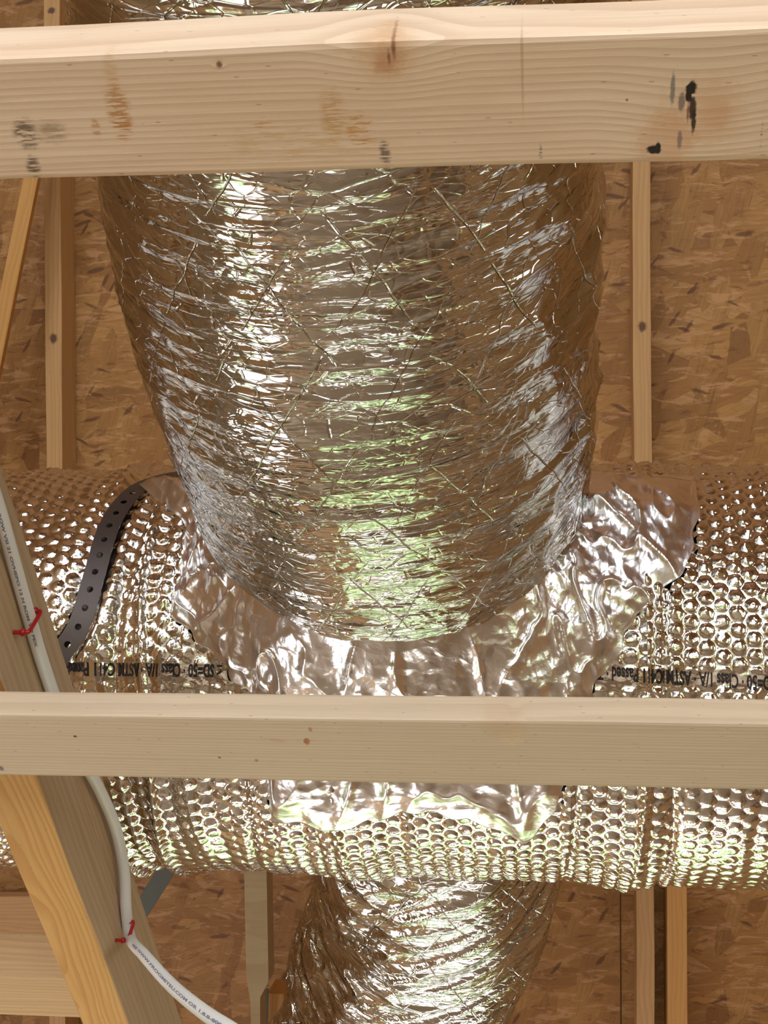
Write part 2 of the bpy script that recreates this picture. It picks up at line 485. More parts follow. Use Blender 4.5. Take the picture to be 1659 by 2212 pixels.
kn1 = [
    k1(832, 118, 62, 50, L(208, 160, 116), .5, .6, 0, .008), k1(842, 122, 34, 34, L(190, 134, 92), .5, .6), k1(832, 140, 22, 18, L(184, 124, 84), .4, .6), k1(850, 104, 5, 20, L(110, 60, 40), .8, .6), k1(840, 122, 4, 14, L(110, 60, 40), .7, .6),
    k1(474, 140, 7, 7, L(110, 70, 44), .9, .5, 0, .003), k1(868, 30, 26, 10, L(196, 150, 108), .6, .5),
    k1(1235, 30, 50, 16, L(214, 150, 100), .6, .5),
    k1(1520, 240, 80, 70, L(208, 158, 116), .4, .4, 0, .008), k1(1440, 300, 60, 55, L(208, 154, 116), .5, .35, 0, .0), k1(1545, 245, 30, 30, L(200, 140, 104), .35, .5),
    k1(1494, 190, 12, 15, BLK, 1, .25), k1(1488, 206, 7, 14, BLK, 1, .25), k1(1496, 232, 8, 26, L(40, 18, 12), .95, .3), k1(1498, 262, 5, 24, L(40, 18, 12), .95, .4), k1(1486, 240, 3, 20, L(120, 70, 40), .8, .4),
    k1(1453, 192, 5, 32, L(112, 108, 108), .8, .4), k1(1472, 220, 7, 20, L(120, 104, 100), .85, .3), k1(1468, 300, 5, 18, L(120, 108, 104), .8, .4),
    k1(1412, 322, 14, 9, BLK, 1, .25), k1(1421, 318, 6, 13, BLK, 1, .25),
    k1(255, 235, 22, 48, STN, .75, .5, 1), k1(262, 275, 18, 28, STN, .75, .5, .6), k1(207, 278, 9, 20, STN, .6, .5, .6), k1(720, 250, 26, 50, L(190, 140, 82), .7, .5, .8), k1(780, 283, 26, 36, L(190, 132, 66), .8, .4, .5),
    k1(570, 272, 20, 14, L(186, 136, 74), .6, .5, .6), k1(640, 310, 160, 40, L(200, 154, 98), .4, .6, .4),
    k1(55, 290, 24, 30, L(96, 74, 54), .9, .5, 1.0), k1(72, 360, 14, 22, L(90, 66, 48), .9, .5, 1.0), k1(110, 285, 30, 20, L(130, 104, 76), .6, .6, 1.0), k1(832, 330, 10, 22, L(96, 80, 70), .85, .5, .9),
    k1(1168, 330, 4, 16, L(110, 90, 74), .7, .5, .5), k1(1128, 140, 3, 90, L(170, 136, 104), .5, .6), k1(1354, 215, 3, 3, L(150, 90, 60), .8, .5), k1(240, 160, 14, 40, L(196, 150, 92), .5, .6, .8),
    k1(1645, 290, 3, 26, L(110, 90, 74), .7, .5, .8),
]
W1 = wood('lumber_near', L(233, 204, 178), L(192, 154, 120), 1, (.30, .06), .0050, .42, kn1, warp=.0014, pink=.25)
board('ceiling_joist', W1, J1[0], J1[1], J1[2], J1[3], (0, 0, 1), 'nearest pale pine joist with a dark split knot, crossing the top of the view', 'joist', 'flat pine joists', .004, .0012, 1)

k2 = lambda *a, **k: k1(*a, **k, cen=c2)
kn2 = [
    k2(1112, 1546, 10, 9, L(150, 70, 34), .95, .35, 0, .004), k2(1118, 1534, 4, 7, L(170, 96, 60), .8, .4), k2(1105, 1592, 22, 26, L(226, 194, 150), .6, .5, .8), k2(1090, 1570, 50, 30, L(190, 150, 110), .3, .6),
    k2(162, 1591, 4, 3, BLK, .9, .4), k2(662, 1602, 7, 9, L(160, 84, 44), .9, .4), k2(670, 1576, 4, 6, L(176, 106, 66), .7, .5), k2(620, 1600, 70, 5, L(190, 136, 96), .5, .6, .6),
    k2(474, 1637, 4, 3, L(120, 80, 56), .8, .4), k2(554, 1643, 4, 4, L(150, 90, 66), .7, .5), k2(2, 1660, 5, 8, L(80, 76, 90), .8, .5),
    k2(1530, 1552, 40, 3, L(120, 90, 66), .6, .6, 1.),
]
W2 = wood('lumber_far', L(214, 190, 162), L(184, 156, 126), 2, (-.30, -.06), .0042, .36, kn2, warp=.0010, streak=.35)
board('ceiling_joist', W2, J2[0], J2[1], J2[2], J2[3], (0, 0, 1), 'pale pine joist crossing below the big duct mouth, with a small red-brown knot', 'joist', 'flat pine joists', .003, .0006, 4)

# third flat joist glimpsed at the lower left
W3 = wood('lumber_left', L(206, 170, 124), L(178, 136, 90), 3, (-.1, .06), .006, .4, [((.42, -.03, -.03), (.02, .006, .03), L(110, 76, 56), .8, .5, .5)], streak=.5)
board('ceiling_joist', W3, (-1.9, 1.592, 2.507), (-.60, 1.592, 2.507), .094, .062, (0, 0, 1), 'pine joist end at the lower left behind the long diagonal timber', 'joist', 'flat pine joists', .003, .0008, 6)

# long doubled timber running away from the camera on top of the joists, carries the white pipe
kw = [((0, .02, -.02), (.01, .01, .01), KN_D, .0, .5, 0)]
W4a = wood('lumber_orange', L(214, 164, 96), L(186, 124, 58), 4, (.03, .01), .0045, .6, [((-.19, -.029, -.01), (.008, .01, .006), L(90, 50, 24), .8, .5, 0, .004)], warp=.006, streak=.6)
W4b = wood('lumber_side', L(202, 172, 136), L(168, 132, 96), 5, (.1, .2), .009, .35, [((.20, 0.03, -.005), (.006, .03, .012), L(120, 84, 56), .8, .4, 0)], warp=.004, streak=.7)
tb0, tb1 = .35, 2.35


def two_tone(o, m2):
    """second material on the faces turned to +x in the world (paler side)"""
    o.data.materials.append(m2)
    R3 = o.matrix_world.to_3x3()
    for p in o.data.polygons:
        if (R3 @ p.normal).x > .7: p.material_index = 1


def beam_box(name, x0, x1, z0, z1, mat, m2, label, wob=.0008, seed=0):
    o = board(name, mat, ((x0 + x1) / 2, tb0, (z0 + z1) / 2), ((x0 + x1) / 2, tb1, (z0 + z1) / 2), x1 - x0, z1 - z0, (0, 0, 1), label, 'timber', None, .0025, wob, seed)
    bpy.context.view_layer.update(); two_tone(o, m2); return o


beam_box('truss_timber', -.567, -.508, 2.409, 2.486, W4a, W4b, 'long orange-grained timber at the left, lower of the doubled pair', .0006, 3)
beam_box('truss_timber', -.570, -.510, 2.4875, 2.544, W4a, W4b, 'upper timber of the doubled pair at the left, lying on the orange-grained one', .0006, 9)

# ---------------------------------------------------------------- rafters and webs against the roof
Wr = [wood('rafter_wood_%d' % i, a, b, 10 + i, (.06, .05), .006, .35, [((.3, .0, -.045), (.010, .008, .02), L(80, 46, 26), .9, .4, 0), ((-.4, .0, -.045), (.007, .008, .02), L(80, 46, 26), .9, .4, 0)])
      for i, (a, b) in enumerate(((L(204, 158, 106), L(172, 122, 74)), (L(212, 156, 88), L(184, 124, 60)), (L(176, 150, 108), L(150, 118, 80))))]


def on_roof(px, py, off):
    n = np.array([0, SL, 1.]) / math.hypot(SL, 1); P0 = np.array([0, RY, RZ]) - n * off
    r = ray(px, py); return CAM + r * (((P0 - CAM) @ n) / (r @ n))


rn_ = (0, math.sin(ang), math.cos(ang))


def slope_pt(x, y, off): n = np.array(rn_); return np.array([x, y, roofz(y)]) - n * off


R_lab = [(.185, 'rafter on the roof sheathing just right of the big duct', 0), (-.425, 'rafter on the roof sheathing hidden mostly behind the big duct', 0), (-1.055, 'rafter on the roof sheathing at the upper left of the view', 0)]
for x, lab, mi in R_lab:
    xx = x
    board('rafter', Wr[mi], slope_pt(xx, .03, .046), slope_pt(xx, 2.80, .046), .036, .089, rn_, lab, 'rafter', 'rafters under the roof sheathing', .002, .0008, int(x * 50) % 7)
# thin pale edge strip on the right rafter and a scab beside it lower down
a = on_roof(1458, 1850, .05); b = on_roof(1460, 2300, .05)
board('truss_web', Wr[1], (a[0], a[1] - .25, a[2] + .25 * SL), b, .040, .089, rn_, 'orange upright timber at the lower right, beside the pale rafter', 'timber', None, .002)
# upright at the lower left with a tapered end
a = on_roof(555, 1800, .22); b = on_roof(556, 2300, .22); c = on_roof(548, 2155, .22)
me = pydata('truss_web', [], [])
bm = bmesh.new()
prof = [(on_roof(525, 1780, .22)), (on_roof(532, 2110, .22)), (on_roof(541, 2165, .22)), (on_roof(545, 2330, .22)), (on_roof(562, 2330, .22)), (on_roof(562, 2155, .22)), (on_roof(580, 2120, .22)), (on_roof(574, 1780, .22))]
n_ = np.array(rn_)
lo = [bm.verts.new(p) for p in prof]; hi = [bm.verts.new(p + n_ * .06) for p in prof]
bm.faces.new(lo); bm.faces.new(hi[::-1])
for i in range(8): bm.faces.new((lo[i], hi[i], hi[(i + 1) % 8], lo[(i + 1) % 8]))
bmesh.ops.recalc_face_normals(bm, faces=bm.faces); bm.to_mesh(me); bm.free()
o = link('truss_web', me, Wr[2]); tag(o, 'pale upright timber with a notched lower end, left of the lower duct', 'timber')
a = on_roof(612, 1780, .05); b = on_roof(600, 2320, .05)
board('truss_web', Wr[1], on_roof(604, 2130, .06), on_roof(600, 2330, .06), .036, .089, rn_, 'dark orange upright behind the notched timber', 'timber')
# slanting web in the upper left corner
a = on_roof(96, 250, .20); b = on_roof(-46, 960, .20)
board('truss_web', Wr[1], a, b, .030, .085, (-.35, rn_[1], rn_[2]), 'slanting yellow-edged timber in the upper left corner', 'timber')
# small piece peeping out left of the duct mouth
board('truss_web', Wr[1], on_roof(405, 930, .10), on_roof(415, 1040, .10), .05, .04, rn_, 'short yellow timber end peeping out left of the big duct', 'timber')
# ledger across at lower left (dark)
board('truss_web', Wr[0], on_roof(-200, 1990, .03), on_roof(120, 1990, .03), .12, .04, rn_, 'dark timber crossing behind the lower left corner', 'timber')


def strip_part(name, pts, w, t, mat, up): return board(name, mat, pts[0], pts[1], w, t, up, None, bevel=.0005)


o = strip_part('metal_brace', (on_roof(385, 1840, .14), on_roof(285, 1998, .14)), .036, .003, M_galv, rn_)
tag(o, 'grey metal brace strip slanting out under the trunk duct at the left', 'brace')
o = strip_part('metal_brace', (on_roof(570, 2135, .13), on_roof(566, 2330, .13)), .02, .003, M_galv, rn_)
tag(o, 'dark metal strip beside the notched upright timber', 'brace')

# ---------------------------------------------------------------- trunk duct, bubble-foil wrapped
S = 1.125
TY, TZ, TR = 1.194 * S, 1.55 + 1.127 * S, .230 * S
TX0, TX1 = -1.05, .75
PITCH = .0192


def trunk_hit(px, py, r=TR):
    d = ray(px, py)[1:]; o = np.array([0 - TY, 1.55 - TZ])
    A = d @ d; B = 2 * o @ d; Cc = o @ o - r * r; D = B * B - 4 * A * Cc
    if D < 0: D = 0
    t = (-B - math.sqrt(D)) / (2 * A)
    return CAM + ray(px, py) * t


def th_of(P): return math.atan2(P[2] - TZ, P[1] - TY)      # angle in the y-z plane


TXT = trunk_hit(300, 1446); TH_TXT = th_of(TXT) % (2 * math.pi)


def smooth_path(P, n, ker=.03):
    seg = np.concatenate([[0], np.cumsum(np.linalg.norm(np.diff(P, axis=0), axis=1))])
    out = []
    # catmull-rom
    Q = np.vstack([2 * P[0] - P[1], P, 2 * P[-1] - P[-2]])
    for i in range(1, len(Q) - 2):
        m = max(3, int(n * (seg[i] - seg[i - 1]) / seg[-1]))
        for t in np.linspace(0, 1, m, endpoint=False):
            out.append(.5 * ((2 * Q[i]) + (-Q[i - 1] + Q[i + 1]) * t + (2 * Q[i - 1] - 5 * Q[i] + 4 * Q[i + 1] - Q[i + 2]) * t * t + (-Q[i - 1] + 3 * Q[i] - 3 * Q[i + 1] + Q[i + 2]) * t ** 3))
    out.append(P[-1]); return np.array(out)


SP = [(345, 1034), (322, 1042), (290, 1062), (258, 1097), (234, 1141), (219, 1187), (206, 1235), (190, 1290), (176, 1340), (152, 1385), (118, 1425), (70, 1470)]
SL_ = [.006] * 7 + [.007, .008, .008, .007, .006]
_h = [trunk_hit(a, b, TR + l) for (a, b), l in zip(SP[1:], SL_[1:])]
q0 = np.array([(p[0], th_of(p) % (2 * math.pi), l) for p, l in zip(_h, SL_[1:])])
d0 = (q0[0] - q0[1]); ext = [q0[0] + np.array([.05 * k, -.30 * k, 0]) for k in (3, 2, 1)]     # on over the top
q0 = np.vstack([ext, q0])
pq = smooth_path(q0, 200)
_ker = np.hanning(17); _ker /= _ker.sum()
pq = np.stack([np.convolve(np.pad(pq[:, k], 8, mode='reflect', reflect_type='odd'), _ker, 'valid') for k in range(3)], 1)
_o = np.argsort(pq[:, 1]); S_TH, S_X = pq[_o, 1], pq[_o, 0]


def trunk_disp(x, th):
    d = trunk_disp0(x, th)
    near = np.exp(-((x - np.interp(th % (2 * math.pi), S_TH, S_X)) / .020) ** 4)
    return d * (1 - .85 * near) - .002 * near


def trunk_disp0(x, th):
    s = th * TR
    xx = x + .010 * (vn(x * 4, s * 4, 3) - .5) + .004 * (vn(x * 16, s * 16, 4) - .5); ss = s + .012 * (vn(x * 3, s * 5, 5) - .5)
    cw = PITCH * .866
    best = np.full(np.shape(xx), 9.); tilt = np.zeros(np.shape(xx))
    j = np.round(xx / cw)
    for dj in (-1, 0, 1):
        jj = j + dj; off = (jj % 2) * .5 * PITCH
        i = np.round((ss - off) / PITCH)
        for di in (-1, 0, 1):
            jx = (_tab[(jj.astype(int)) % 256, (i + di).astype(int) % 256] - .5) * .0012
            ddx = xx - jj * cw - jx; dds = ss - off - (i + di) * PITCH; dd = np.hypot(ddx, dds)
            ta = _tab[(jj.astype(int) + 77) % 256, (i + di).astype(int) % 256] - .5; tb = _tab[(jj.astype(int) + 19) % 256, (i + di + 40).astype(int) % 256] - .5
            tilt = np.where(dd < best, ddx * ta + dds * tb, tilt); best = np.minimum(best, dd)
    t = np.clip(best / .0082, 0, 1)
    dome = (1 - t ** 5) * .62 + .38 * (1 - t * t)
    amp = .0024 + .0012 * vn(x * 11, s * 11, 6)
    flat = np.clip((vn(x * 5, s * 6, 8) - .22) * 6, .5, 1)
    # flatter print band and smooth upper left shoulder
    band = np.clip((np.abs(th - TH_TXT - .006 / TR) * TR - .007) / .006, .08, 1)
    wr = vn(x * 38, s * 9, 11) * .0045 + (ridged(x * 9, s * 3, 12) ** 6) * .004 + ridged(x * 3.1, s * 1.2, 14) ** 10 * .008
    big = .008 * (vn(x * 3.2, s * 2.2, 15) - .5)
    fold = 0
    for x0, a, w in ((-.535, .010, .010), (-.495, -.006, .008), (-.47, .006, .006), (.13, -.004, .004), (.245, -.004, .004), (.02, -.003, .004), (-.36, -.003, .005)):
        fold = fold + a * np.exp(-((x - x0 + .006 * np.sin(s * 14 + x0 * 50)) / w) ** 2)
    return (dome * amp + tilt * .5 * (1 - t ** 3)) * flat * band + wr + big + fold


def tube_about_x():
    th_mid = math.radians(248)
    fine = np.arange(th_mid - 1.9, th_mid + 1.9, .0016 / TR)
    coarse = np.linspace(th_mid + 1.9, th_mid - 1.9 + 2 * math.pi, 60)[0:-1]
    th = np.concatenate([fine, coarse, [fine[0] + 2 * math.pi]])
    xs = np.arange(TX0, TX1, .0016)
    Xg, Tg = np.meshgrid(xs, th, indexing='ij')
    Td = Tg.copy(); Td[:, -1] = Tg[:, 0]
    D = trunk_disp(Xg, Td)
    # the duct is closed at the left, tapering in
    r = TR + D
    P = np.stack([Xg, TY + r * np.cos(Tg), TZ + r * np.sin(Tg)], -1)
    UV = np.stack([Tg * TR, Xg], -1)
    return P, UV


trunk = empty('trunk_duct', (0, TY, TZ - TR), 'big horizontal round duct wrapped in shiny bubble foil, running left to right', 'duct')
PT, UT = tube_about_x(); PT[..., 1] -= TY; PT[..., 2] -= TZ - TR
link('bubble_wrap', grid_mesh('bubble_wrap', PT, UT), M_bub, trunk)
# sheet steel core showing at the open ends
cc_ = bmesh.new(); bmesh.ops.create_cone(cc_, segments=48, radius1=TR - .012, radius2=TR - .012, depth=TX1 - TX0 + .02, cap_ends=True)
me = bpy.data.meshes.new('core'); cc_.to_mesh(me); cc_.free()
co = link('duct_core', me, M_galv, trunk, ((TX0 + TX1) / 2, 0, TR)); co.rotation_euler = (0, math.pi / 2, 0)


# ---- printing
def text_mesh(s, size, sx, bold=0.):
    cu = bpy.data.curves.new('t', 'FONT'); cu.body = s; cu.size = size; cu.resolution_u = 3; cu.offset = bold
    cu.space_character = 1.0
    ob = bpy.data.objects.new('t', cu); col_.objects.link(ob); bpy.context.view_layer.update()
    dg = bpy.context.evaluated_depsgraph_get(); me = bpy.data.meshes.new_from_object(ob.evaluated_get(dg))
    bpy.data.objects.remove(ob)
    bm = bmesh.new(); bm.from_mesh(me)
    bmesh.ops.triangulate(bm, faces=bm.faces)
    x0 = min(v.co.x for v in bm.verts); x1 = max(v.co.x for v in bm.verts)
    k = x0
    while k < x1:
        k += .004 / sx
        bmesh.ops.bisect_plane(bm, geom=bm.verts[:] + bm.edges[:] + bm.faces[:], plane_co=(k, 0, 0), plane_no=(1, 0, 0))
    for q in (.003, .006, .009):
        if q < size: bmesh.ops.bisect_plane(bm, geom=bm.verts[:] + bm.edges[:] + bm.faces[:], plane_co=(0, q, 0), plane_no=(0, 1, 0))
    bm.to_mesh(me); bm.free()
    v = np.zeros(len(me.vertices) * 3); me.vertices.foreach_get('co', v); v = v.reshape(-1, 3); v[:, 0] = (v[:, 0] - x0) * sx
    return me, v


def trunk_print(s, px_end, py_end, px_start, py_start, size=.0205):
    """upside-down line of print from its first letter (right) to its last (left)"""
    A = trunk_hit(px_start, py_start); B = trunk_hit(px_end, py_end)
    me, v = text_mesh(s, size, 1., .0006)
    sc = (A[0] - B[0]) / v[:, 0].max()
    x = A[0] - v[:, 0] * sc
    tha = th_of(A) % (2 * math.pi); thb = th_of(B) % (2 * math.pi)
    th = tha + (thb - tha) * (v[:, 0] / v[:, 0].max()) + v[:, 1] / TR   # reading upside down: tops of letters towards the floor side
    r = TR + trunk_disp(x, th) + .0008
    P = np.stack([x, r * np.cos(th), r * np.sin(th) + TR], -1)
    me.vertices.foreach_set('co', P.ravel().astype(np.float32)); me.update()
    return link('printed_text', me, M_ink, trunk)


trunk_print('\u2264 SD=50 \u00b7 Class 1/A \u00b7 ASTM C411 Passed', 150, 1432, 480, 1436)
trunk_print('SD=50 \u00b7 Class 1/A \u00b7 ASTM C411 Passed \u00b7 T', 1290, 1440, 1672, 1462)

# ---------------------------------------------------------------- flexible duct tubes
AX_X, AX_Z = -.165 * S - .004, 1.55 + 1.13 * S


def flex_near():
    y1, y0 = 1.072, -.35
    th_mid = math.radians(-90)
    fine = np.arange(th_mid - 1.85, th_mid + 1.85, .0022 / .24); coarse = np.linspace(th_mid + 1.85, th_mid - 1.85 + 2 * math.pi, 50)[:-1]
    th = np.concatenate([fine, coarse, [fine[0] + 2 * math.pi]])
    yv = np.arange(y0, y1, .0021)
    Yg, Tg = np.meshgrid(yv, th, indexing='ij')
    Td = Tg.copy(); Td[:, -1] = Tg[:, 0]
    tt = np.clip((y1 - Yg) / .6, 0, 2)
    R = (.2045 + .015 * tt + .012 * np.clip(tt - 1, 0, 1)) * S
    R = R - .010 * np.exp(-((y1 - Yg) / .035)) * 1.3
    R = R * (1 + .012 * np.sin(Yg * 9 + 1.2))
    s = Td * .24; v = Yg
    D = .008 * (vn(s * 7, v * 9, 21) - .5) + .0018 * (vn(s * 7, v * 42, 22) - .5)
    band = vn(s * 3, v * 5, 23)
    D += .0042 * (ridged(s * 6 + v * 4, v * 30, 24) ** 7) * np.clip(band * 2.4 - .5, 0, 1) + .003 * (ridged(s * 5 - v * 3, v * 52, 27) ** 9) * np.clip(vn(s * 4, v * 6, 29) * 2.5 - .7, 0, 1)
    fac = facets(s * 26 + 3 * vn(s * 9, v * 9, 2), v * 48 + 2 * vn(s * 11, v * 8, 9), 3)
    D += .0038 * fac * np.clip(vn(s * 5, v * 5, 26) * 2.6 - 1.0, 0, 1)
    # wire helix showing faintly
    hel = np.sin((v / .034 + Td / (2 * math.pi)) * 2 * math.pi); D += .0008 * hel
    # outside right edge: more crushed
    D += .009 * (ridged(s * 12, v * 26, 28) ** 2 - .4) * np.clip((np.cos(Td) - .35) * 1.6, 0, 1)
    r = R + D
    cx = AX_X + .006 * np.sin(Yg * 7)
    P = np.stack([cx + r * np.cos(Tg), Yg, AX_Z - .017 * np.exp(-((Yg - .80) / .17) ** 2) + r * np.sin(Tg)], -1)
    return P, np.stack([Tg * .24, Yg], -1)


flex1 = empty('flexible_duct', (AX_X, .5, AX_Z - .23), 'large crinkled silver flexible duct coming overhead and plugging into the trunk duct', 'duct')
PF, UF = flex_near(); PF -= np.array([AX_X, .5, AX_Z - .23])
link('foil_jacket', grid_mesh('foil_jacket', PF, UF), M_flex, flex1)
th = np.linspace(0, 2 * math.pi, 65); yv = np.array([.45, 1.06, 1.20, 1.27])
rr = np.array([.205, .198, .19, .19]); Yg, Tg = np.meshgrid(yv - .5, th, indexing='ij')
P = np.stack([rr[:, None] * np.cos(Tg), Yg, .23 + rr[:, None] * np.sin(Tg)], -1)
link('collar', grid_mesh('collar', P, np.stack([Tg * .2, Yg], -1)), M_galv, flex1)

# crumpled foil tape skirt round the mouth, lying on the trunk
OUT = [(300, 1050), (395, 1120), (400, 1200), (372, 1330), (455, 1405), (545, 1500), (575, 1640), (590, 1760), (700, 1790), (800, 1775), (870, 1745), (1010, 1765), (1130, 1812), (1200, 1750), (1238, 1600), (1262, 1508), (1330, 1420), (1372, 1330), (1462, 1250), (1500, 1180), (1505, 1040)]
CX_, CY_ = 868., 1130.
opol = [(math.atan2(-(b - CY_), a - CX_), math.hypot(a - CX_, b - CY_)) for a, b in OUT]
oa = np.unwrap(np.array([p[0] for p in opol])); orr = np.array([p[1] for p in opol])


def skirt():
    n, m = 620, 170
    A = np.linspace(oa[0], oa[-1], n)
    Rr = np.interp(A, oa, orr) if oa[0] < oa[-1] else np.interp(A[::-1], oa[::-1], orr[::-1])[::-1]
    Rr = Rr + 5 * np.sin(A * 31) + 3 * np.sin(A * 57)
    P = np.zeros((m, n, 3)); UV = np.zeros((m, n, 2))
    for i in range(n):
        a = A[i]
        o = trunk_hit(CX_ + Rr[i] * math.cos(a), CY_ - Rr[i] * math.sin(a), TR + .006)
        inn = np.array([AX_X + .212 * math.cos(a), 1.055, AX_Z + .212 * math.sin(a)])
        t = np.linspace(0, 1, m)[:, None]
        P[:, i] = inn * (1 - t) + o * t
        UV[:, i, 0] = a * .26; UV[:, i, 1] = np.linspace(0, np.linalg.norm(o - inn), m)
    dy = P[..., 1] - TY; dz = P[..., 2] - TZ; rad = np.hypot(dy, dz)
    base = np.maximum(rad, TR + .0065)
    a = A[None, :] + 0 * rad; t = np.linspace(0, 1, m)[:, None] + 0 * rad
    X = P[..., 0]; Sg = np.arctan2(dz, dy) * TR
    env = np.clip(t * 5, 0, 1) * (1 - .75 * np.clip((t - .85) / .15, 0, 1))
    D = .012 * (vn(a * 5, t * 3, 31) - .3) + .007 * (ridged(a * 9 + t * 2, t * 4, 32) ** 3)
    D += .0055 * facets(X * 26 + vn(X * 20, Sg * 20, 5), Sg * 26 + vn(X * 18, Sg * 22, 6), 9) + 0.0022 * facets(X * 62, Sg * 60, 4)
    rad2 = base + D * env
    P[..., 1] = TY + dy / rad * rad2; P[..., 2] = TZ + dz / rad * rad2
    return P, UV


PS, US = skirt(); PS[..., 1] -= TY; PS[..., 2] -= TZ - TR
o = link('foil_tape', grid_mesh('foil_tape', PS, US), M_tape, trunk)
o['label'] = 'smooth crumpled foil tape sealing the branch joint'
sm_ = o.modifiers.new('thick', 'SOLIDIFY'); sm_.thickness = .0006


# smooth tape patch on the upper right shoulder
def patch(poly, name, lift=.0075, crum=.002, seed=0, n=90):
    """flat sheet over a pixel quad laid on the trunk surface"""
    (a, b, c, d) = [np.array(p, float) for p in poly]
    P = np.zeros((n, n, 3)); UV = np.zeros((n, n, 2))
    for i in range(n):
        for j in range(n):
            s, t = i / (n - 1), j / (n - 1)
            q = (a * (1 - s) + b * s) * (1 - t) + (d * (1 - s) + c * s) * t
            h = trunk_hit(q[0], q[1], TR + lift); P[i, j] = h
    th_ = np.arctan2(P[..., 2] - TZ, P[..., 1] - TY) * TR
    D = crum * (facets(P[..., 0] * 30, th_ * 22, seed) + vn(P[..., 0] * 14, th_ * 30, seed) * 1.5)
    r = TR + lift + D
    P[..., 1] = r * np.cos(th_ / TR); P[..., 2] = TR + r * np.sin(th_ / TR)
    UV[..., 0] = th_; UV[..., 1] = P[..., 0]
    o = link(name, grid_mesh(name, P, UV), M_tape, trunk); return o


patch([(1230, 1018), (1500, 1030), (1478, 1190), (1290, 1180)], 'foil_tape', .0075, .0015, 3)

# lower flexible duct leaving the far side of the trunk
CL = [(950, 1560, 1.66, .20), (950, 1740, 1.76, .255), (948, 1880, 1.86, .262), (915, 2000, 1.95, .262), (868, 2110, 2.03, .262), (818, 2220, 2.10, .228), (745, 2330, 2.18, .215), (620, 2450, 2.28, .245)]
CL = [(a, b, c * 1.06 + .10, r) for a, b, c, r in CL]


def flex_far():
    pts = np.array([at(a, b, d) for a, b, d, r in CL]); rad = np.array([r for *_, r in CL]) * .62 * 1.06
    tk = np.arange(len(CL)); T = np.linspace(0, len(CL) - 1, 420)

    def cub(k, v):
        o_ = np.zeros((len(T), v.shape[1]))
        for q in range(v.shape[1]):
            tt = np.interp(T, tk, v[:, q]); ker = np.hanning(81); ker /= ker.sum()
            o_[:, q] = np.convolve(np.pad(tt, 40, mode='reflect', reflect_type='odd'), ker, 'valid')
        return o_
    C = cub(tk, pts); R = cub(tk, rad[:, None])[:, 0]
    Tn = np.gradient(C, axis=0); Tn /= np.linalg.norm(Tn, axis=1)[:, None]
    up = np.array([0, 0, 1.]); A = np.cross(Tn, up); A /= np.linalg.norm(A, axis=1)[:, None]; B = np.cross(A, Tn)
    arc = np.concatenate([[0], np.cumsum(np.linalg.norm(np.diff(C, axis=0), axis=1))])
    n = 480; th = np.linspace(0, 2 * math.pi, n + 1)
    V, Tg = np.meshgrid(arc, th, indexing='ij'); Td = Tg.copy(); Td[:, -1] = 0
    c_, s_ = np.cos(Td), np.sin(Td); u = 3 * c_; w = 3 * s_
    D = .012 * (vn(u * .9 + V * 4, w + V * 7, 41) - .5) + .008 * (vn(u * 1.1 + V * 22, w * 1.1 + V * 12, 42) - .5)
    D += .008 * (ridged(u * 1.5 + V * 36, w * 1.5 + V * 20, 43) ** 3)
    r = R[:, None] + D
    P = C[:, None, :] + A[:, None, :] * (r * c_)[..., None] + B[:, None, :] * (r * s_)[..., None]
    return P, np.stack([Tg * .17, V], -1)


flex2 = empty('flexible_duct', tuple(at(868, 2110, 2.3)), 'smaller crinkled silver flexible duct dropping away behind the trunk duct at the bottom', 'duct')
PG, UG = flex_far(); PG -= at(868, 2110, 2.3)
link('foil_jacket', grid_mesh('foil_jacket', PG, UG), M_flex, flex2)

# ---------------------------------------------------------------- perforated strap round the trunk
pp = np.stack([pq[:, 0], TY + (TR + pq[:, 2]) * np.cos(pq[:, 1]), TZ + (TR + pq[:, 2]) * np.sin(pq[:, 1])], 1)
seg = np.concatenate([[0], np.cumsum(np.linalg.norm(np.diff(pp, axis=0), axis=1))])
NS = int(seg[-1] / .0229); HP = seg[-1] / NS


def strap_pt(s, w):
    q = lambda s_: np.array([np.interp(s_, seg, pp[:, k]) for k in range(3)])
    c = q(s); t = q(min(s + .012, seg[-1])) - q(max(s - .012, 0)); t /= np.linalg.norm(t)
    nrm = np.array([0, c[1] - TY, c[2] - TZ]); nrm /= np.linalg.norm(nrm)
    b = np.cross(t, nrm); b /= np.linalg.norm(b)
    return c + b * w


HW = .0134; V = []; F = []
for k in range(NS):
    c = (k + .5) * HP; M_ = 16; base = len(V)
    for q in range(M_):
        a = 2 * math.pi * q / M_ + math.pi / M_
        V.append(strap_pt(c + .0040 * math.cos(a), .0040 * math.sin(a)))
    for q in range(M_):
        a = 2 * math.pi * q / M_ + math.pi / M_; m_ = max(abs(math.cos(a)), abs(math.sin(a)))
        V.append(strap_pt(c + HP / 2 * math.cos(a) / m_, HW * math.sin(a) / m_))
    # square the corners
    for q in range(M_): F.append((base + q, base + (q + 1) % M_, base + M_ + (q + 1) % M_, base + M_ + q))
    cs = [(1, 1, M_ // 8 - 1), (-1, 1, 3 * M_ // 8 - 1), (-1, -1, 5 * M_ // 8 - 1), (1, -1, 7 * M_ // 8 - 1)]
    for sx, sy, q in cs:
        V.append(strap_pt(c + sx * HP / 2, sy * HW)); F.append((base + M_ + q, base + M_ + (q + 1) % M_, len(V) - 1))
me = pydata('hanger_strap', V, F, False)
bm = bmesh.new(); bm.from_mesh(me); bmesh.ops.remove_doubles(bm, verts=bm.verts, dist=.0004); bm.to_mesh(me); bm.free()
o = link('hanger_strap', me, M_strap)
tag(o, 'dark perforated steel hanger strap wrapped over the trunk duct at the left', 'strap')
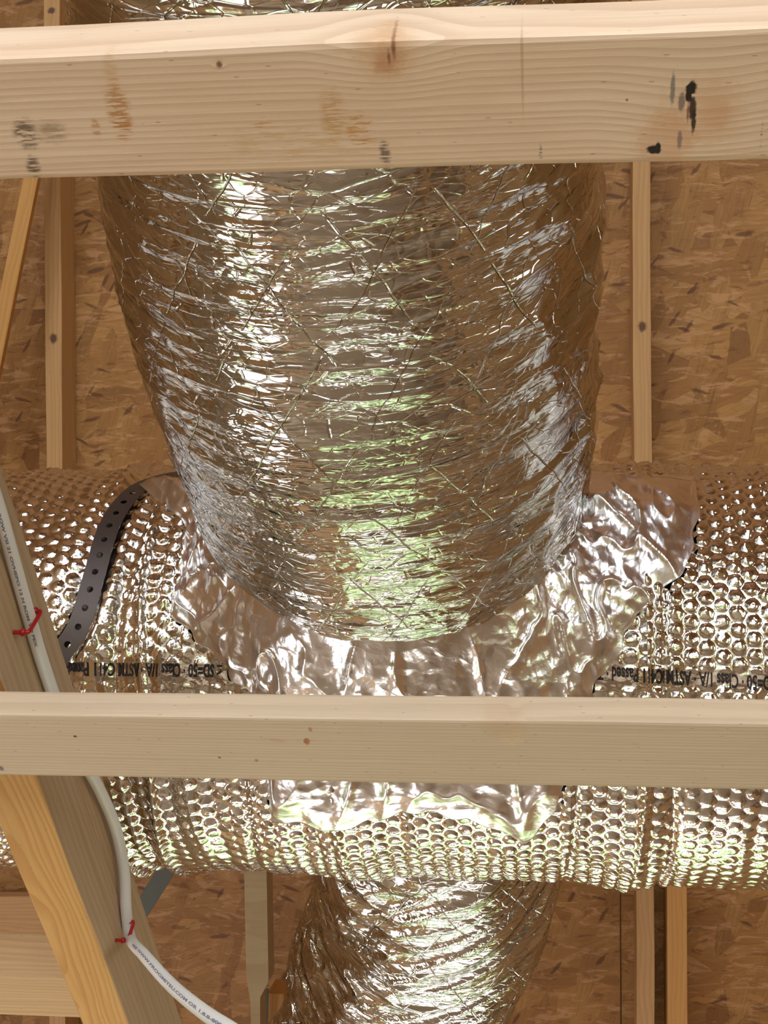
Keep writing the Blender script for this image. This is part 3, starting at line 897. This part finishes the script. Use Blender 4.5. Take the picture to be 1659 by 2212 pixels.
sm_ = o.modifiers.new('thick', 'SOLIDIFY'); sm_.thickness = .0012; sm_.offset = 0

# ---------------------------------------------------------------- white pipe and its red staples
XS = -.508 + .008
cp = [on(px, py, 0, XS) for px, py in ((-60, 930), (-8, 1080), (30, 1215), (62, 1330), (98, 1450), (150, 1590), (212, 1700), (250, 1790), (268, 1880), (272, 1960))]
cp += [at(281, 2025, proj_depth(cp[-1]) - .0), at(312, 2064, 1.50), at(370, 2128, 1.36), at(440, 2186, 1.22), at(520, 2240, 1.10), at(620, 2330, 1.0)]
cp = np.array(cp)


def tube(P, r, n=20):
    T = np.gradient(P, axis=0); T /= np.linalg.norm(T, axis=1)[:, None]
    ref = CAM - P; A = np.cross(T, ref); A /= np.linalg.norm(A, axis=1)[:, None]; B = np.cross(A, T)   # B faces away/toward the viewer side
    th = np.linspace(0, 2 * math.pi, n, endpoint=False)
    return P[:, None] + r * (np.cos(th)[None, :, None] * A[:, None] + np.sin(th)[None, :, None] * B[:, None]), T, A, B


CP = smooth_path(cp, 160)
CR = .0066
G, T_, A_, B_ = tube(CP, CR)
pipe = empty('white_pipe', tuple(CP[60]), 'thin white plastic pipe stapled along the timber at the left, hanging off at the bottom', 'pipe')
link('pipe_wall', grid_mesh('pipe_wall', G - CP[60], None, close=True), M_cable, pipe)
arc = np.concatenate([[0], np.cumsum(np.linalg.norm(np.diff(CP, axis=0), axis=1))])


def pipe_print(s, s0, s1, size, ang0):
    me, v = text_mesh(s, size, 1., .00012)
    u = s0 + v[:, 0] / v[:, 0].max() * (s1 - s0)
    c = np.stack([np.interp(u, arc, CP[:, k]) for k in range(3)], 1); A = np.stack([np.interp(u, arc, A_[:, k]) for k in range(3)], 1); B = np.stack([np.interp(u, arc, B_[:, k]) for k in range(3)], 1)
    th = ang0 + v[:, 1] / CR
    P = c + (CR + .00025) * (A * np.cos(th)[:, None] + B * np.sin(th)[:, None]) - CP[60]
    me.vertices.foreach_set('co', P.ravel().astype(np.float32)); me.update(); link('printed_text', me, M_blue, pipe)


i_at = lambda px, py: arc[np.argmin([np.linalg.norm(np.array(prj(p)) - np.array((px, py))) for p in CP])]


def prj(P):
    c = RW.T @ (P - CAM); return (829.5 + FPX * c[0] / -c[2], 1106 - FPX * c[1] / -c[2])


pipe_print('FREE WWW.FROGMITEU.COM OR 1.8.8-8002.N', i_at(298, 2046), i_at(520, 2240), .0036, math.radians(70))
pipe_print('ROW VSI 21 OVHEPO 12 N ROM YO PEX', i_at(-5, 1095), i_at(80, 1390), .0034, math.radians(70))


def staple(a, b, mid_lift, label):
    n = np.array([1, 0, 0.])
    A = on(*a, 0, -.507 + mid_lift) - n * mid_lift; B = on(*b, 0, -.507 + mid_lift) - n * mid_lift
    pts = np.array([A, A + n * mid_lift * .75, A * .93 + B * .07 + n * mid_lift, A * .5 + B * .5 + n * mid_lift * 1.02, A * .07 + B * .93 + n * mid_lift, B + n * mid_lift * .75, B])
    C = smooth_path(pts, 40); G_, *_ = tube(C, .0021, 12)
    e = empty('pipe_staple', tuple(A), label, 'staple', 'red pipe staples')
    link('staple_band', grid_mesh('staple_band', G_ - A, None, close=True), M_red, e)
    for q, P in enumerate((A, B)):
        bm = bmesh.new(); bmesh.ops.create_uvsphere(bm, u_segments=14, v_segments=10, radius=.0040)
        for v in bm.verts: v.co.x *= .8
        me = bpy.data.meshes.new('nail_boss'); bm.to_mesh(me); bm.free(); me.polygons.foreach_set('use_smooth', [True] * len(me.polygons))
        link('nail_boss', me, M_red, e, tuple(P - A + n * mid_lift * .62))
        bm = bmesh.new(); bmesh.ops.create_cone(bm, segments=10, radius1=.0009, radius2=.0009, depth=mid_lift * 1.6, cap_ends=True)
        me = bpy.data.meshes.new('nail'); bm.to_mesh(me); bm.free(); nl = link('nail', me, M_nail, e, tuple(P - A + n * mid_lift * .1 + np.array([0, .002, 0]))); nl.rotation_euler = (0, math.pi / 2, 0)


staple((89, 1320), (62, 1366), .0145, 'red plastic staple on the white pipe above the middle joist')
staple((289, 1990), (276, 2032), .0145, 'red plastic staple holding the white pipe where it bends off the timber at the bottom')
